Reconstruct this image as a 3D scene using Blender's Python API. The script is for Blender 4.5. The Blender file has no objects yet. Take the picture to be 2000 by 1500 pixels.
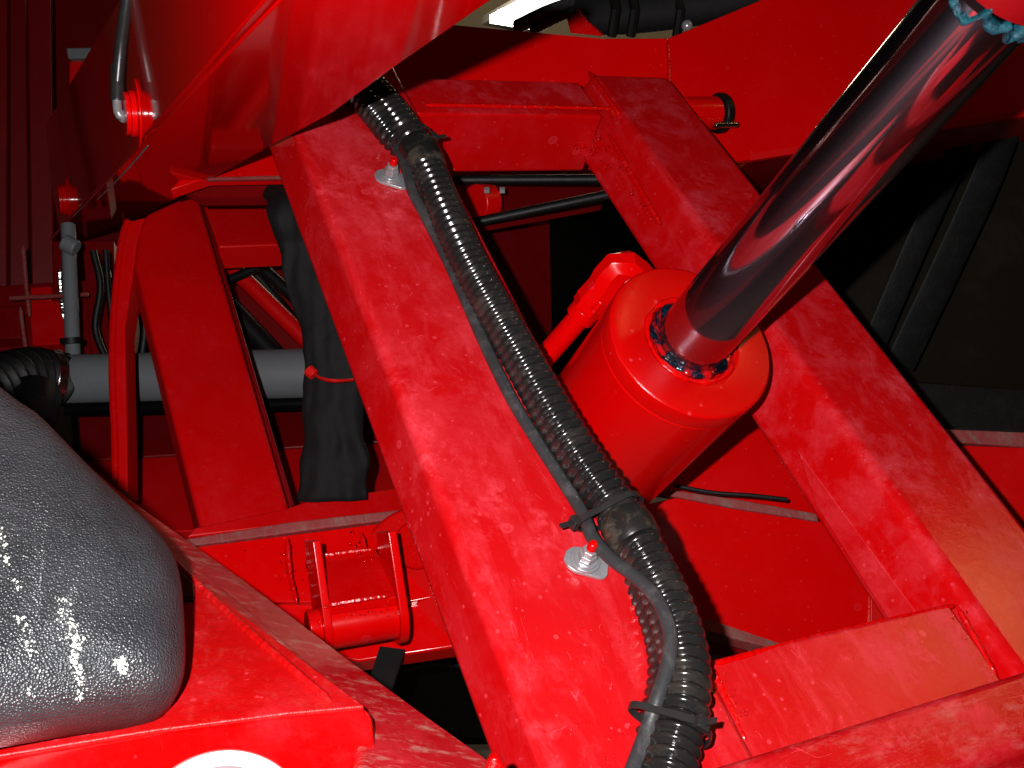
import bpy, bmesh, math, random
from mathutils import Vector, Matrix, noise
random.seed(7)
SC = bpy.context.scene
COL = SC.collection
R_ = math.radians
# ---------------------------------------------------------------- camera, world, lamps
FPX = 2144.0
PITCH = R_(12.17)
CAMZ = 1.5
cd = bpy.data.cameras.new('camera'); cam = bpy.data.objects.new('camera', cd); COL.objects.link(cam)
cam.location = (0, 0, CAMZ); cam.rotation_euler = (R_(90) - PITCH, 0, 0)
cd.sensor_fit = 'HORIZONTAL'; cd.sensor_width = 36; cd.lens = 36 * FPX / 2000.0
cd.clip_start = 0.02; cd.clip_end = 100
SC.camera = cam
w = bpy.data.worlds.new('World'); SC.world = w; w.use_nodes = True
w.node_tree.nodes['Background'].inputs[0].default_value = (0.9, 0.75, 0.6, 1)
w.node_tree.nodes['Background'].inputs[1].default_value = 0.0015
SC.view_settings.view_transform = 'Standard'; SC.view_settings.look = 'None'
SC.view_settings.exposure = 0.0; SC.view_settings.gamma = 1
SC.render.engine = 'CYCLES'

CR = Vector((1, 0, 0)); CU = Vector((0, math.sin(PITCH), math.cos(PITCH))); CF = Vector((0, math.cos(PITCH), -math.sin(PITCH)))
CAM = Vector((0, 0, CAMZ))
def dirw(x, y, z): return CR * x + CU * y + CF * z               # camera axes -> place axes
def V(px, py, d): return CAM + dirw((px - 1000) / FPX * d, (750 - py) / FPX * d, d)
def ray(px, py): return dirw((px - 1000) / FPX, (750 - py) / FPX, 1.0)
def hit(px, py, p0, n):
    r = ray(px, py); return CAM + r * ((p0 - CAM).dot(n) / r.dot(n))
def cross(a, b): return a.cross(b)
# axes of the machine: AX_D along the leaning arms, AX_H level across them, AX_N out of their faces
_d = Vector((-.578, 1.19, 1)).normalized(); _h = Vector((2.19, .21, 1)).normalized()
_h = (_h - _d * _h.dot(_d)).normalized(); _n = _d.cross(_h)
AX_D, AX_H = dirw(*_d), dirw(*_h); AX_N = dirw(.24453, .69068, -.68057)
O = V(850, 700, 1.0)
def F(h, d, n): return O + AX_H * h + AX_D * d + AX_N * n
def onF(px, py, n=0.0): return hit(px, py, O + AX_N * n, AX_N)
def pl(a, b, c): # plane through three (px,py,depth)
    A, B, C = V(*a), V(*b), V(*c); n = (B - A).cross(C - A).normalized()
    if n.dot(A - CAM) > 0: n = -n
    return A, n

def lamp(name, kind, loc, power, color, **k):
    l = bpy.data.lights.new(name, kind); l.energy = power; l.color = color
    for a, b in k.items(): setattr(l, a, b)
    o = bpy.data.objects.new(name, l); COL.objects.link(o); o.location = loc; return o
# the camera's own flash, up and to the left of the lens
fl = lamp('camera_flash', 'SPOT', CAM + dirw(-.052, .035, 0.0), 66.0, (1.0, 0.97, 0.97), shadow_soft_size=0.006, spot_size=R_(104), spot_blend=.45)
fl.rotation_euler = (R_(90) - PITCH, 0, 0)
# warm workshop ceiling lamps high on the right (they show in the glossy paint) and behind the camera
def aim(o, target): o.rotation_euler = (target - o.location).to_track_quat('-Z', 'Y').to_euler()
_t = F(.36, -.37, 0)
a1 = lamp('ceiling_lamp_right', 'AREA', _t + dirw(.763, .795, -.009) * 2.6, 3.6, (1.0, .58, .22), shape='RECTANGLE', size=.13, size_y=.34)
aim(a1, _t)
a2 = lamp('ceiling_lamp_back', 'AREA', CAM + dirw(.3, 1.5, 4.8), 16.0, (1.0, .8, .55), shape='RECTANGLE', size=.2, size_y=1.6)
aim(a2, O)

# ---------------------------------------------------------------- materials
def nt(name):
    m = bpy.data.materials.new(name); m.use_nodes = True; t = m.node_tree
    return m, t, t.nodes['Principled BSDF']
def N(t, typ, **k):
    n = t.nodes.new(typ)
    for a, b in k.items():
        if a.startswith('i_'):
            n.inputs[a[2:].replace('_', ' ')].default_value = b
        else: setattr(n, a, b)
    return n
def ramp(t, src, p0, p1, c0=(0, 0, 0, 1), c1=(1, 1, 1, 1)):
    r = t.nodes.new('ShaderNodeValToRGB'); e = r.color_ramp.elements
    e[0].position = p0; e[1].position = p1; e[0].color = c0; e[1].color = c1
    t.links.new(src, r.inputs[0]); return r.outputs[0]
def mixc(t, fac, a, b):
    m = t.nodes.new('ShaderNodeMix'); m.data_type = 'RGBA'
    for s, v in ((m.inputs[0], fac), (m.inputs[6], a), (m.inputs[7], b)):
        if hasattr(v, 'links'): t.links.new(v, s)
        else: s.default_value = v
    return m.outputs[2]
def mth(t, op, a, b=None):
    m = t.nodes.new('ShaderNodeMath'); m.operation = op
    for s, v in ((m.inputs[0], a), (m.inputs[1], b)):
        if v is None: continue
        if hasattr(v, 'links'): t.links.new(v, s)
        else: s.default_value = v
    return m.outputs[0]
def noise_n(t, vec, scale, detail=6, rough=.6, dist=0.0):
    n = N(t, 'ShaderNodeTexNoise'); n.inputs['Scale'].default_value = scale; n.inputs['Detail'].default_value = detail
    n.inputs['Roughness'].default_value = rough; n.inputs['Distortion'].default_value = dist
    t.links.new(vec, n.inputs['Vector']); return n.outputs[0]
def vor(t, vec, scale, feat='F1', rnd=1.0):
    n = N(t, 'ShaderNodeTexVoronoi', feature=feat); n.inputs['Scale'].default_value = scale; n.inputs['Randomness'].default_value = rnd
    t.links.new(vec, n.inputs['Vector']); return n
def axis_map(t, ax):            # rotate object coords so that local X runs along ax (for streaks)
    tc = N(t, 'ShaderNodeTexCoord'); mp = N(t, 'ShaderNodeMapping')
    q = ax.rotation_difference(Vector((1, 0, 0))).to_euler()
    mp.inputs['Rotation'].default_value = q; t.links.new(tc.outputs['Object'], mp.inputs[0])
    return tc.outputs['Object'], mp.outputs[0]
def paint(name, base=(.6, .0004, .0006), dust=.35, grime=0.0, spots=.5, rough=.3, bump=.12, streak=None,
          dustcol=(.70, .045, .066), grimecol=(.26, .16, .125), lo=.46, hi=.74, bscale=900, spec=.35, film=0.0, smudge=.6, glo=.52):
    m, t, b = nt(name)
    obj, mp = axis_map(t, streak if streak is not None else AX_D)
    st = N(t, 'ShaderNodeMapping'); st.inputs['Scale'].default_value = (1, 3.2, 3.2); t.links.new(mp, st.inputs[0])
    n1 = noise_n(t, obj, 17, 6, .68, .25); n2 = noise_n(t, st.outputs[0], 11, 5, .7, .8); n3 = noise_n(t, obj, 4.5, 3, .5)
    m1 = mth(t, 'MULTIPLY', ramp(t, n1, lo, hi), ramp(t, n3, .35, .62))
    m2 = ramp(t, n2, lo + .06, hi + .04)
    dm = mth(t, 'MINIMUM', mth(t, 'ADD', m1, mth(t, 'MULTIPLY', m2, .6)), 1.0)
    n4 = noise_n(t, obj, 48, 5, .7, .3); n5 = noise_n(t, obj, 8, 3, .6, .4)
    m3 = mth(t, 'MULTIPLY', ramp(t, n4, .50, .66), ramp(t, n5, .47, .62))
    n6 = noise_n(t, st.outputs[0], 7, 2, .5, 1.0)
    line = mth(t, 'LESS_THAN', mth(t, 'ABSOLUTE', mth(t, 'SUBTRACT', n6, .5)), .0022)
    m4 = mth(t, 'MULTIPLY', line, ramp(t, n4, .53, .58))
    dm = mth(t, 'ADD', mth(t, 'MULTIPLY', dm, .75), mth(t, 'MULTIPLY', mth(t, 'MAXIMUM', m3, m4), smudge))
    fine = noise_n(t, obj, 260, 4, .7)
    dm = mth(t, 'MULTIPLY', dm, mth(t, 'ADD', mth(t, 'MULTIPLY', fine, 1.5), .2))
    geo = N(t, 'ShaderNodeNewGeometry'); sz = N(t, 'ShaderNodeSeparateXYZ'); t.links.new(geo.outputs['Normal'], sz.inputs[0])
    up = ramp(t, mth(t, 'ADD', mth(t, 'MULTIPLY', sz.outputs[2], .5), .5), .52, .86, (.22, .22, .22, 1))
    dm = mth(t, 'MINIMUM', mth(t, 'MULTIPLY', mth(t, 'ADD', mth(t, 'MULTIPLY', dm, dust), film), up), 1.0)
    # dried drops: round pale spots with a darker inside
    vv = vor(t, obj, 34); rr = N(t, 'ShaderNodeSeparateColor'); t.links.new(vv.outputs['Color'], rr.inputs[0])
    wob = mth(t, 'ADD', vv.outputs['Distance'], mth(t, 'MULTIPLY', mth(t, 'SUBTRACT', n1, .5), .28))
    rad = mth(t, 'MULTIPLY', mth(t, 'POWER', rr.outputs[0], 5.0), .27)
    sp = mth(t, 'LESS_THAN', wob, rad)
    inner = mth(t, 'LESS_THAN', wob, mth(t, 'SUBTRACT', rad, .035))
    sp = mth(t, 'SUBTRACT', sp, mth(t, 'MULTIPLY', inner, .45))
    v2 = vor(t, obj, 150); r2 = N(t, 'ShaderNodeSeparateColor'); t.links.new(v2.outputs['Color'], r2.inputs[0])
    sp2 = mth(t, 'LESS_THAN', v2.outputs['Distance'], mth(t, 'MULTIPLY', mth(t, 'POWER', r2.outputs[1], 6.0), .3))
    sm = mth(t, 'MULTIPLY', mth(t, 'MAXIMUM', sp, sp2), spots)
    tone = noise_n(t, obj, 7, 4, .6)
    c0 = mixc(t, tone, (base[0] * .88, base[1] * .8, base[2] * .8, 1), (base[0] * 1.1, base[1] * 1.3, base[2] * 1.3, 1))
    c1 = mixc(t, mth(t, 'MAXIMUM', dm, mth(t, 'MULTIPLY', sm, .6)), c0, (*dustcol, 1))
    if grime > 0:
        g1 = noise_n(t, st.outputs[0], 30, 6, .75, .2)
        gm = mth(t, 'MULTIPLY', ramp(t, g1, glo, .74), grime)
        c1 = mixc(t, gm, c1, (*grimecol, 1))
    t.links.new(c1, b.inputs['Base Color'])
    ro = mth(t, 'ADD', mth(t, 'MULTIPLY', dm, .22), rough)
    t.links.new(ro, b.inputs['Roughness'])
    b.inputs['Specular IOR Level'].default_value = spec
    bm = N(t, 'ShaderNodeBump'); bm.inputs['Strength'].default_value = bump; bm.inputs['Distance'].default_value = .001
    hgt = mth(t, 'ADD', noise_n(t, obj, bscale, 2, .5), mth(t, 'ADD', mth(t, 'MULTIPLY', sp2, 1.6), mth(t, 'MULTIPLY', noise_n(t, obj, 90, 3, .5), 2.0)))
    t.links.new(hgt, bm.inputs['Height']); t.links.new(bm.outputs[0], b.inputs['Normal'])
    return m
M = {}
M['arm'] = paint('dusty_red_paint', base=(.49, .0006, .001), dust=.6, spots=.9, rough=.22, lo=.42, hi=.64, film=.06, smudge=1.0, dustcol=(.78, .06, .085), spec=.3)
M['arm_r'] = paint('streaked_red_paint', base=(.52, .0004, .0008), dust=.8, spots=.5, rough=.17, lo=.48, hi=.74, film=.03, dustcol=(.70, .07, .10), spec=.35, smudge=.35)
M['clean'] = paint('clean_red_paint', dust=.12, spots=.35, rough=.16, bump=.03, spec=.4, base=(.68, .0004, .0006))
M['boom'] = paint('glossy_red_paint', dust=.10, spots=.2, rough=.06, bump=.006, streak=AX_H, lo=.52, hi=.8, bscale=400)
M['far'] = paint('far_red_paint', base=(.62, .0005, .001), dust=.16, spots=.2, rough=.34, bump=.06)
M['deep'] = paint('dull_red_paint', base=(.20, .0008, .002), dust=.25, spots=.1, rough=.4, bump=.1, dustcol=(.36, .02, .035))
M['rail'] = paint('worn_red_paint', base=(.34, .001, .003), dust=.45, grime=.8, spots=.6, rough=.35, streak=AX_H, lo=.4, hi=.68, grimecol=(.42, .27, .22))
M['tube'] = paint('scraped_red_paint', base=(.38, .0008, .002), dust=.7, grime=.45, spots=.5, rough=.24, streak=AX_H, lo=.42, hi=.72, grimecol=(.5, .15, .14), glo=.5)
M['plate'] = paint('speckled_red_paint', dust=.3, grime=.10, spots=.9, rough=.42, bump=.35, grimecol=(.5, .2, .16), base=(.42, .0008, .001))
M['grimy'] = paint('grimy_edge_paint', base=(.25, .02, .02), dust=.6, grime=1.0, spots=.2, rough=.6, grimecol=(.20, .135, .115), lo=.3, hi=.55, dustcol=(.3,.12,.11))
M['weld'] = paint('weld_red_paint', dust=.2, spots=.3, rough=.22, bump=.6, bscale=300)
def turned():
    m, t, b = nt('turned_red_paint'); tc = N(t, 'ShaderNodeTexCoord')
    v = vor(t, tc.outputs['Object'], 130); s = N(t, 'ShaderNodeSeparateColor'); t.links.new(v.outputs['Color'], s.inputs[0])
    sp = mth(t, 'LESS_THAN', v.outputs['Distance'], mth(t, 'MULTIPLY', mth(t, 'POWER', s.outputs[0], 6.0), .3))
    c = mixc(t, mth(t, 'MULTIPLY', sp, .5), (.58, .001, .001, 1), (.7, .06, .08, 1)); t.links.new(c, b.inputs['Base Color'])
    b.inputs['Roughness'].default_value = .2
    sx = N(t, 'ShaderNodeSeparateXYZ'); t.links.new(tc.outputs['Object'], sx.inputs[0])
    rr = mth(t, 'SQRT', mth(t, 'ADD', mth(t, 'MULTIPLY', sx.outputs[0], sx.outputs[0]), mth(t, 'MULTIPLY', sx.outputs[1], sx.outputs[1])))
    wv = mth(t, 'SINE', mth(t, 'MULTIPLY', rr, 5200.0))
    h = mth(t, 'ADD', mth(t, 'MULTIPLY', wv, .35), noise_n(t, tc.outputs['Object'], 600, 3, .6))
    bm = N(t, 'ShaderNodeBump'); bm.inputs['Strength'].default_value = .35; bm.inputs['Distance'].default_value = .0006
    t.links.new(h, bm.inputs['Height']); t.links.new(bm.outputs[0], b.inputs['Normal']); return m
M['turned'] = turned()
def simple(name, col, rough, metal=0.0, bump=0, bscale=300, dust=0, dcol=(.3, .27, .22), dscale=40, spec=.5, coat=0):
    m, t, b = nt(name); tc = N(t, 'ShaderNodeTexCoord'); o = tc.outputs['Object']
    n = noise_n(t, o, dscale, 7, .7, .5)
    c = mixc(t, mth(t, 'MULTIPLY', ramp(t, n, .5, .75), dust), (*col, 1), (*dcol, 1))
    c = mixc(t, mth(t, 'MULTIPLY', noise_n(t, o, 9, 3, .5), .35), c, (col[0] * .6, col[1] * .6, col[2] * .6, 1))
    t.links.new(c, b.inputs['Base Color'])
    t.links.new(mth(t, 'ADD', mth(t, 'MULTIPLY', n, .16), rough - .08), b.inputs['Roughness'])
    b.inputs['Metallic'].default_value = metal; b.inputs['Specular IOR Level'].default_value = spec
    b.inputs['Coat Weight'].default_value = coat
    if bump:
        bm = N(t, 'ShaderNodeBump'); bm.inputs['Strength'].default_value = bump; bm.inputs['Distance'].default_value = .001
        t.links.new(noise_n(t, o, bscale, 4, .6), bm.inputs['Height']); t.links.new(bm.outputs[0], b.inputs['Normal'])
    return m
M['conduit'] = simple('glossy_black_plastic', (.014, .013, .013), .16, bump=.06, bscale=500, dust=.4, dcol=(.11, .088, .066), dscale=26, spec=.6)
M['sleeve'] = simple('black_sleeve_plastic', (.014, .013, .012), .3, bump=.2, bscale=250, dust=.6, dcol=(.24, .19, .14), dscale=30)
M['rubber'] = simple('black_cable_rubber', (.034, .034, .036), .38, bump=.2, dust=.8, dcol=(.12, .11, .11), dscale=45)
M['tie'] = simple('black_nylon', (.02, .019, .019), .3, dust=.2, dcol=(.1, .09, .08))
M['redtie'] = simple('red_nylon', (.7, .01, .01), .3)
M['zinc'] = simple('zinc_plating', (.38, .38, .40), .26, metal=.5, bump=.3, bscale=350, dust=.4, dcol=(.9, .9, .9))
M['steel'] = simple('bright_steel', (.75, .74, .7), .22, metal=1, bump=.1)
M['greypipe'] = simple('grey_plastic_pipe', (.17, .185, .195), .5, dust=.25, dcol=(.1, .1, .1), bump=.05, dscale=25)
M['black'] = simple('black_rubber', (.004, .004, .004), .5, bump=.4, bscale=160, dust=.35, dcol=(.03, .026, .024), dscale=30, spec=.3)
M['fabric'] = simple('black_webbing', (.007, .0065, .007), .75, bump=.6, bscale=500, dust=.3, dcol=(.025, .022, .022), dscale=30, spec=.25)
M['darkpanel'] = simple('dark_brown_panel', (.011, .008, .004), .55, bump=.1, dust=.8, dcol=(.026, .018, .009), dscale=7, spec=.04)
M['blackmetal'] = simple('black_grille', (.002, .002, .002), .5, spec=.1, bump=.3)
M['concrete'] = simple('workshop_concrete', (.16, .155, .13), .8, bump=.2, bscale=60, dust=.4, dcol=(.1, .1, .08), dscale=5)
M['timber'] = simple('tan_ceiling_board', (.30, .22, .12), .7, dust=.3, dcol=(.2, .14, .08), dscale=6)
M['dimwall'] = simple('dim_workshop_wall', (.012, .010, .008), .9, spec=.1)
def grease():
    m, t, b = nt('teal_grease'); tc = N(t, 'ShaderNodeTexCoord'); o = tc.outputs['Object']
    n = noise_n(t, o, 40, 4, .6, 1.0)
    c = mixc(t, ramp(t, n, .38, .62), (.002, .003, .006, 1), (.0, .018, .035, 1))
    n2 = noise_n(t, o, 28, 5, .65, 1.5)
    c = mixc(t, ramp(t, n2, .47, .54), c, (.5, .004, .006, 1))
    t.links.new(c, b.inputs['Base Color']); b.inputs['Roughness'].default_value = .12; b.inputs['Coat Weight'].default_value = .6
    bm = N(t, 'ShaderNodeBump'); bm.inputs['Strength'].default_value = 1; bm.inputs['Distance'].default_value = .0025
    t.links.new(noise_n(t, o, 60, 3, .5, .8), bm.inputs['Height']); t.links.new(bm.outputs[0], b.inputs['Normal']); return m
M['grease'] = grease()
def teal():
    m, t, b = nt('bright_teal_grease'); tc = N(t, 'ShaderNodeTexCoord'); o = tc.outputs['Object']
    c = mixc(t, ramp(t, noise_n(t, o, 90, 6, .7, 1.0), .35, .7), (.0, .012, .025, 1), (.005, .10, .13, 1))
    t.links.new(c, b.inputs['Base Color']); b.inputs['Roughness'].default_value = .15
    bm = N(t, 'ShaderNodeBump'); bm.inputs['Strength'].default_value = 1; bm.inputs['Distance'].default_value = .002
    t.links.new(noise_n(t, o, 260, 5, .7, .6), bm.inputs['Height']); t.links.new(bm.outputs[0], b.inputs['Normal']); return m
M['teal'] = teal()
def chrome():
    m, t, b = nt('chromed_rod'); b.inputs['Base Color'].default_value = (.38, .29, .36, 1); b.inputs['Metallic'].default_value = 1
    b.inputs['Roughness'].default_value = .07
    g = N(t, 'ShaderNodeBsdfAnisotropic'); g.inputs['Color'].default_value = (.5, .42, .5, 1)
    g.inputs['Roughness'].default_value = .38; g.inputs['Anisotropy'].default_value = .3
    tg = N(t, 'ShaderNodeTangent', direction_type='RADIAL', axis='Z'); t.links.new(tg.outputs[0], g.inputs['Tangent'])
    mx = N(t, 'ShaderNodeMixShader'); mx.inputs[0].default_value = .13
    t.links.new(b.outputs[0], mx.inputs[1]); t.links.new(g.outputs[0], mx.inputs[2])
    t.links.new(mx.outputs[0], t.nodes['Material Output'].inputs[0]); return m
M['chrome'] = chrome()
def moulded():
    m, t, b = nt('textured_black_moulding'); obj, mp = axis_map(t, dirw(.3, -1, 0).normalized())
    v = vor(t, obj, 740, 'F1'); nb = noise_n(t, obj, 900, 2, .6)
    c = mixc(t, ramp(t, noise_n(t, obj, 14, 5, .7, .5), .4, .75), (.014, .016, .018, 1), (.034, .037, .041, 1))
    t.links.new(c, b.inputs['Base Color']); b.inputs['Roughness'].default_value = .36; b.inputs['Specular IOR Level'].default_value = .6
    bm = N(t, 'ShaderNodeBump'); bm.inputs['Strength'].default_value = .75; bm.inputs['Distance'].default_value = .0010
    t.links.new(mth(t, 'ADD', v.outputs['Distance'], mth(t, 'MULTIPLY', nb, .5)), bm.inputs['Height']); t.links.new(bm.outputs[0], b.inputs['Normal']); return m
M['moulded'] = moulded()
def emis(name, col, s):
    m, t, b = nt(name); b.inputs['Base Color'].default_value = (.8, .8, .8, 1)
    b.inputs['Emission Color'].default_value = (*col, 1); b.inputs['Emission Strength'].default_value = s; return m
M['tube_light'] = emis('fluorescent_diffuser', (1, .98, .86), 3.0)
M['glint'] = simple('glossy_red_droplet', (.6, .002, .003), .1, spec=1.0, coat=1.0)
M['lens_in'] = simple('pinkish_lens', (.34, .24, .26), .15, bump=.2)
M['fleck'] = simple('pale_paint_fleck', (.8, .8, .7), .4)
M['lens'] = simple('white_lens', (.8, .8, .78), .12, bump=.1, coat=.5)

# ---------------------------------------------------------------- building helpers
def tag(o, label=None, cat=None, group=None, kind=None):
    for k, v in (('label', label), ('category', cat), ('group', group), ('kind', kind)):
        if v: o[k] = v
    return o
def thing(name, loc, label, cat, group=None):
    o = bpy.data.objects.new(name, None); COL.objects.link(o); o.location = loc; o.empty_display_size = .05
    return tag(o, label, cat, group)
def loc_world(o):
    p = Vector((0, 0, 0))
    while o is not None: p += o.location; o = o.parent
    return p
def mk(name, bm, mat, parent=None, loc=None, matrix=None, bevel=0, seg=3, auto=35, wn=True, label=None):
    """bm is in place coordinates; the object's origin is put at loc (or the parent's place)."""
    if matrix is None:
        if loc is None: loc = loc_world(parent) if parent is not None else Vector(sum(((v.co) for v in bm.verts), Vector()) / len(bm.verts))
        bmesh.ops.translate(bm, verts=bm.verts, vec=-loc)
    bmesh.ops.recalc_face_normals(bm, faces=bm.faces)
    ang = R_(auto)
    for f in bm.faces: f.smooth = True
    for e in bm.edges:
        if len(e.link_faces) == 2 and e.calc_face_angle(0) > ang: e.smooth = False
    me = bpy.data.meshes.new(name); bm.to_mesh(me); bm.free(); me.materials.append(mat)
    o = bpy.data.objects.new(name, me); COL.objects.link(o)
    if parent is not None:
        o.parent = parent
        if matrix is not None: o.matrix_basis = Matrix.Translation(-loc_world(parent)) @ matrix
        else: o.location = loc - loc_world(parent)
    else:
        if matrix is not None: o.matrix_basis = matrix
        else: o.location = loc
    if bevel > 0:
        b = o.modifiers.new('bevel', 'BEVEL'); b.width = bevel; b.segments = seg; b.limit_method = 'ANGLE'; b.angle_limit = R_(30)
        for e in me.edges: e.use_edge_sharp = False
        if wn: x = o.modifiers.new('wn', 'WEIGHTED_NORMAL'); x.keep_sharp = False; x.weight = 90
    if label: o['label'] = label
    return o
def prism(pts, vec):
    """closed solid: polygon pts swept along vec"""
    bm = bmesh.new(); a = [bm.verts.new(p) for p in pts]; b = [bm.verts.new(p + vec) for p in pts]; n = len(pts)
    bm.faces.new(a); bm.faces.new(b[::-1])
    for i in range(n): bm.faces.new((a[i], b[i], b[(i + 1) % n], a[(i + 1) % n]))
    return bm
def fbox(h0, h1, d0, d1, n0, n1):
    return prism([F(h0, d0, n0), F(h1, d0, n0), F(h1, d1, n0), F(h0, d1, n0)], AX_N * (n1 - n0))
def slab(pxs, plane, thick, back=None):
    """outline seen in the photograph, laid on a real plane and given thickness away from the viewer"""
    p0, n = plane; pts = [hit(x, y, p0, n) for x, y in pxs]
    return prism(pts, (back if back is not None else -n) * thick)
def frames(path):
    T = [((path[min(i + 1, len(path) - 1)] - path[max(i - 1, 0)])).normalized() for i in range(len(path))]
    u = T[0].orthogonal().normalized(); out = []
    for i, t in enumerate(T):
        u = (u - t * u.dot(t)).normalized(); out.append((t, u, t.cross(u)))
    return out
def tube(path, r, seg=16, cap=True, flat=None, up=None):
    """r number or list; flat=(a,b) scales the two cross axes, with up fixing the first"""
    bm = bmesh.new(); fr = frames(path); rings = []
    for i, p in enumerate(path):
        t, u, v = fr[i]
        if up is not None: u = (up - t * up.dot(t)).normalized(); v = t.cross(u)
        ri = r[i] if isinstance(r, (list, tuple)) else r; fa, fb = flat or (1, 1)
        rings.append([bm.verts.new(p + u * math.cos(2 * math.pi * k / seg) * ri * fa + v * math.sin(2 * math.pi * k / seg) * ri * fb) for k in range(seg)])
    for a, b in zip(rings, rings[1:]):
        for k in range(seg): bm.faces.new((a[k], a[(k + 1) % seg], b[(k + 1) % seg], b[k]))
    if cap: bm.faces.new(rings[0][::-1]); bm.faces.new(rings[-1])
    return bm
def spline(pts, step):
    """Catmull-Rom through pts, resampled evenly"""
    P = [pts[0] * 2 - pts[1]] + list(pts) + [pts[-1] * 2 - pts[-2]]; out = []
    for i in range(1, len(P) - 2):
        for k in range(24):
            t = k / 24; a, b, c, d = P[i - 1], P[i], P[i + 1], P[i + 2]
            out.append(.5 * ((2 * b) + (c - a) * t + (2 * a - 5 * b + 4 * c - d) * t * t + (3 * b - a - 3 * c + d) * t ** 3))
    out.append(pts[-1].copy()); res = [out[0]]; acc = 0
    for a, b in zip(out, out[1:]):
        L = (b - a).length; s = step - acc
        while s <= L: res.append(a.lerp(b, s / L)); s += step
        acc = L - (s - step)
    return res
def corrugated(pts, R, pitch=.0098, depth=.0040, per=8, seg=26):
    path = spline(pts, pitch / per); r = []
    for i in range(len(path)):
        ph = (i % per) / per
        c = abs(math.cos(math.pi * ph)) ** 3.0                   # narrow valley, broad crest
        r.append(R - depth * c + .00025 * math.sin(i * .013))
    return tube(path, r, seg), path
def bead(pts, r=.0035, seed=0, flatn=1.0):
    path = spline(pts, .0016); rr = []
    for i, p in enumerate(path):
        k = noise.noise(p * 140 + Vector((seed, 0, 0))) ; m = noise.noise(p * 420 + Vector((0, seed, 0)))
        e = min(1, i / 5, (len(path) - 1 - i) / 5) * .7 + .3
        rr.append(r * .8 * e * (1 + .18 * k + .16 * m + .08 * math.sin(i * 1.4)))
    return tube(path, rr, 8)
def cyl(p0, p1, r0, r1=None, seg=32, cap=True):
    return tube([p0, p1], [r0, r0 if r1 is None else r1], seg, cap)
def lathe(prof, seg=96):
    """profile of (r,z) about local Z"""
    bm = bmesh.new(); rings = []
    for r, z in prof:
        rings.append([bm.verts.new((r * math.cos(2 * math.pi * k / seg), r * math.sin(2 * math.pi * k / seg), z)) for k in range(seg)])
    for a, b in zip(rings, rings[1:]):
        for k in range(seg): bm.faces.new((a[k], a[(k + 1) % seg], b[(k + 1) % seg], b[k]))
    for rg in (rings[0], rings[-1]):
        bm.faces.new(rg)
    return bm
def join(bms):
    m0 = bms[0]
    for b in bms[1:]:
        me = bpy.data.meshes.new('t'); b.to_mesh(me); b.free(); m0.from_mesh(me); bpy.data.meshes.remove(me)
    return m0
def droplets(n, where, r0, r1, seed):
    rd = random.Random(seed); out = bmesh.new()
    for i in range(n):
        p, nn = where(rd); r = rd.uniform(r0, r1)
        bmesh.ops.create_icosphere(out, subdivisions=1, radius=r, matrix=Matrix.Translation(p))
    return out
CAMN = -CF
# ---------------------------------------------------------------- the workshop
def quadxy(x0, x1, y0, y1, z, name, mat, th=.1):
    o = mk(name, prism([Vector((x0, y0, z)), Vector((x1, y0, z)), Vector((x1, y1, z)), Vector((x0, y1, z))], Vector((0, 0, -th))), mat); o['kind'] = 'structure'; return o
quadxy(-6, 6, -4, 9, 0, 'floor', M['concrete'])
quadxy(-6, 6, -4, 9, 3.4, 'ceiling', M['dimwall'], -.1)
o = mk('back_wall', prism([Vector((-6, 8.6, 0)), Vector((6, 8.6, 0)), Vector((6, 8.6, 3.39)), Vector((-6, 8.6, 3.39))], Vector((0, .1, 0))), M['timber']); o['kind'] = 'structure'
for nm, x in (('left_wall', -6.01), ('right_wall', 6.01)):
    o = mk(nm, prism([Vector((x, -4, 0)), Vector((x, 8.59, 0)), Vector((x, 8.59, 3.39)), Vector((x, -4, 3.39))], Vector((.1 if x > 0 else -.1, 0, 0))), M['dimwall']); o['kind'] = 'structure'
# strip light behind the machine
pl_l = pl((1000, 20, 5.6), (1100, 20, 5.6), (1000, -60, 5.3))
t = thing('strip_light', hit(1040, 10, *pl_l), 'glowing white fluorescent strip light far behind the red boom at the top', 'ceiling light')
mk('diffuser', slab([(957, 45), (1050, -4), (1180, -70), (1210, -60), (1108, -2), (1046, 60)], pl_l, .05), M['tube_light'], t)
mk('housing', slab([(940, 48), (1045, -10), (1180, -80), (1225, -60), (1120, 0), (1050, 70)], (pl_l[0] - pl_l[1] * .055, pl_l[1]), .05), M['dimwall'], t)

lamp('strip_light_glow', 'AREA', hit(1090, 5, *pl_l) + Vector((0, .12, 0)), 30.0, (1, .92, .75), shape='RECTANGLE', size=.8, size_y=.2).rotation_euler = (R_(90), 0, 0)

# ---------------------------------------------------------------- the leaning lift frame
fr = thing('lift_frame', F(.2, -.45, -.03), 'dusty red welded frame of two leaning arms joined by two crossbars', 'machine frame')
mk('arm', prism([F(h, -.62, n) for h, n in ((-.047, 0), (.111, 0), (.111, -.056), (-.0625, -.056))], AX_D * 1.24), M['arm'], fr, bevel=.009, seg=5, label='left arm that carries the black corrugated conduit')
mk('arm', prism([F(h, -.62, n) for h, n in ((.384, 0), (.508, 0), (.508, -.08), (.357, -.08))], AX_D * 1.117), M['arm_r'], fr, bevel=.011, seg=5, label='right arm behind the chromed rod')
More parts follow.
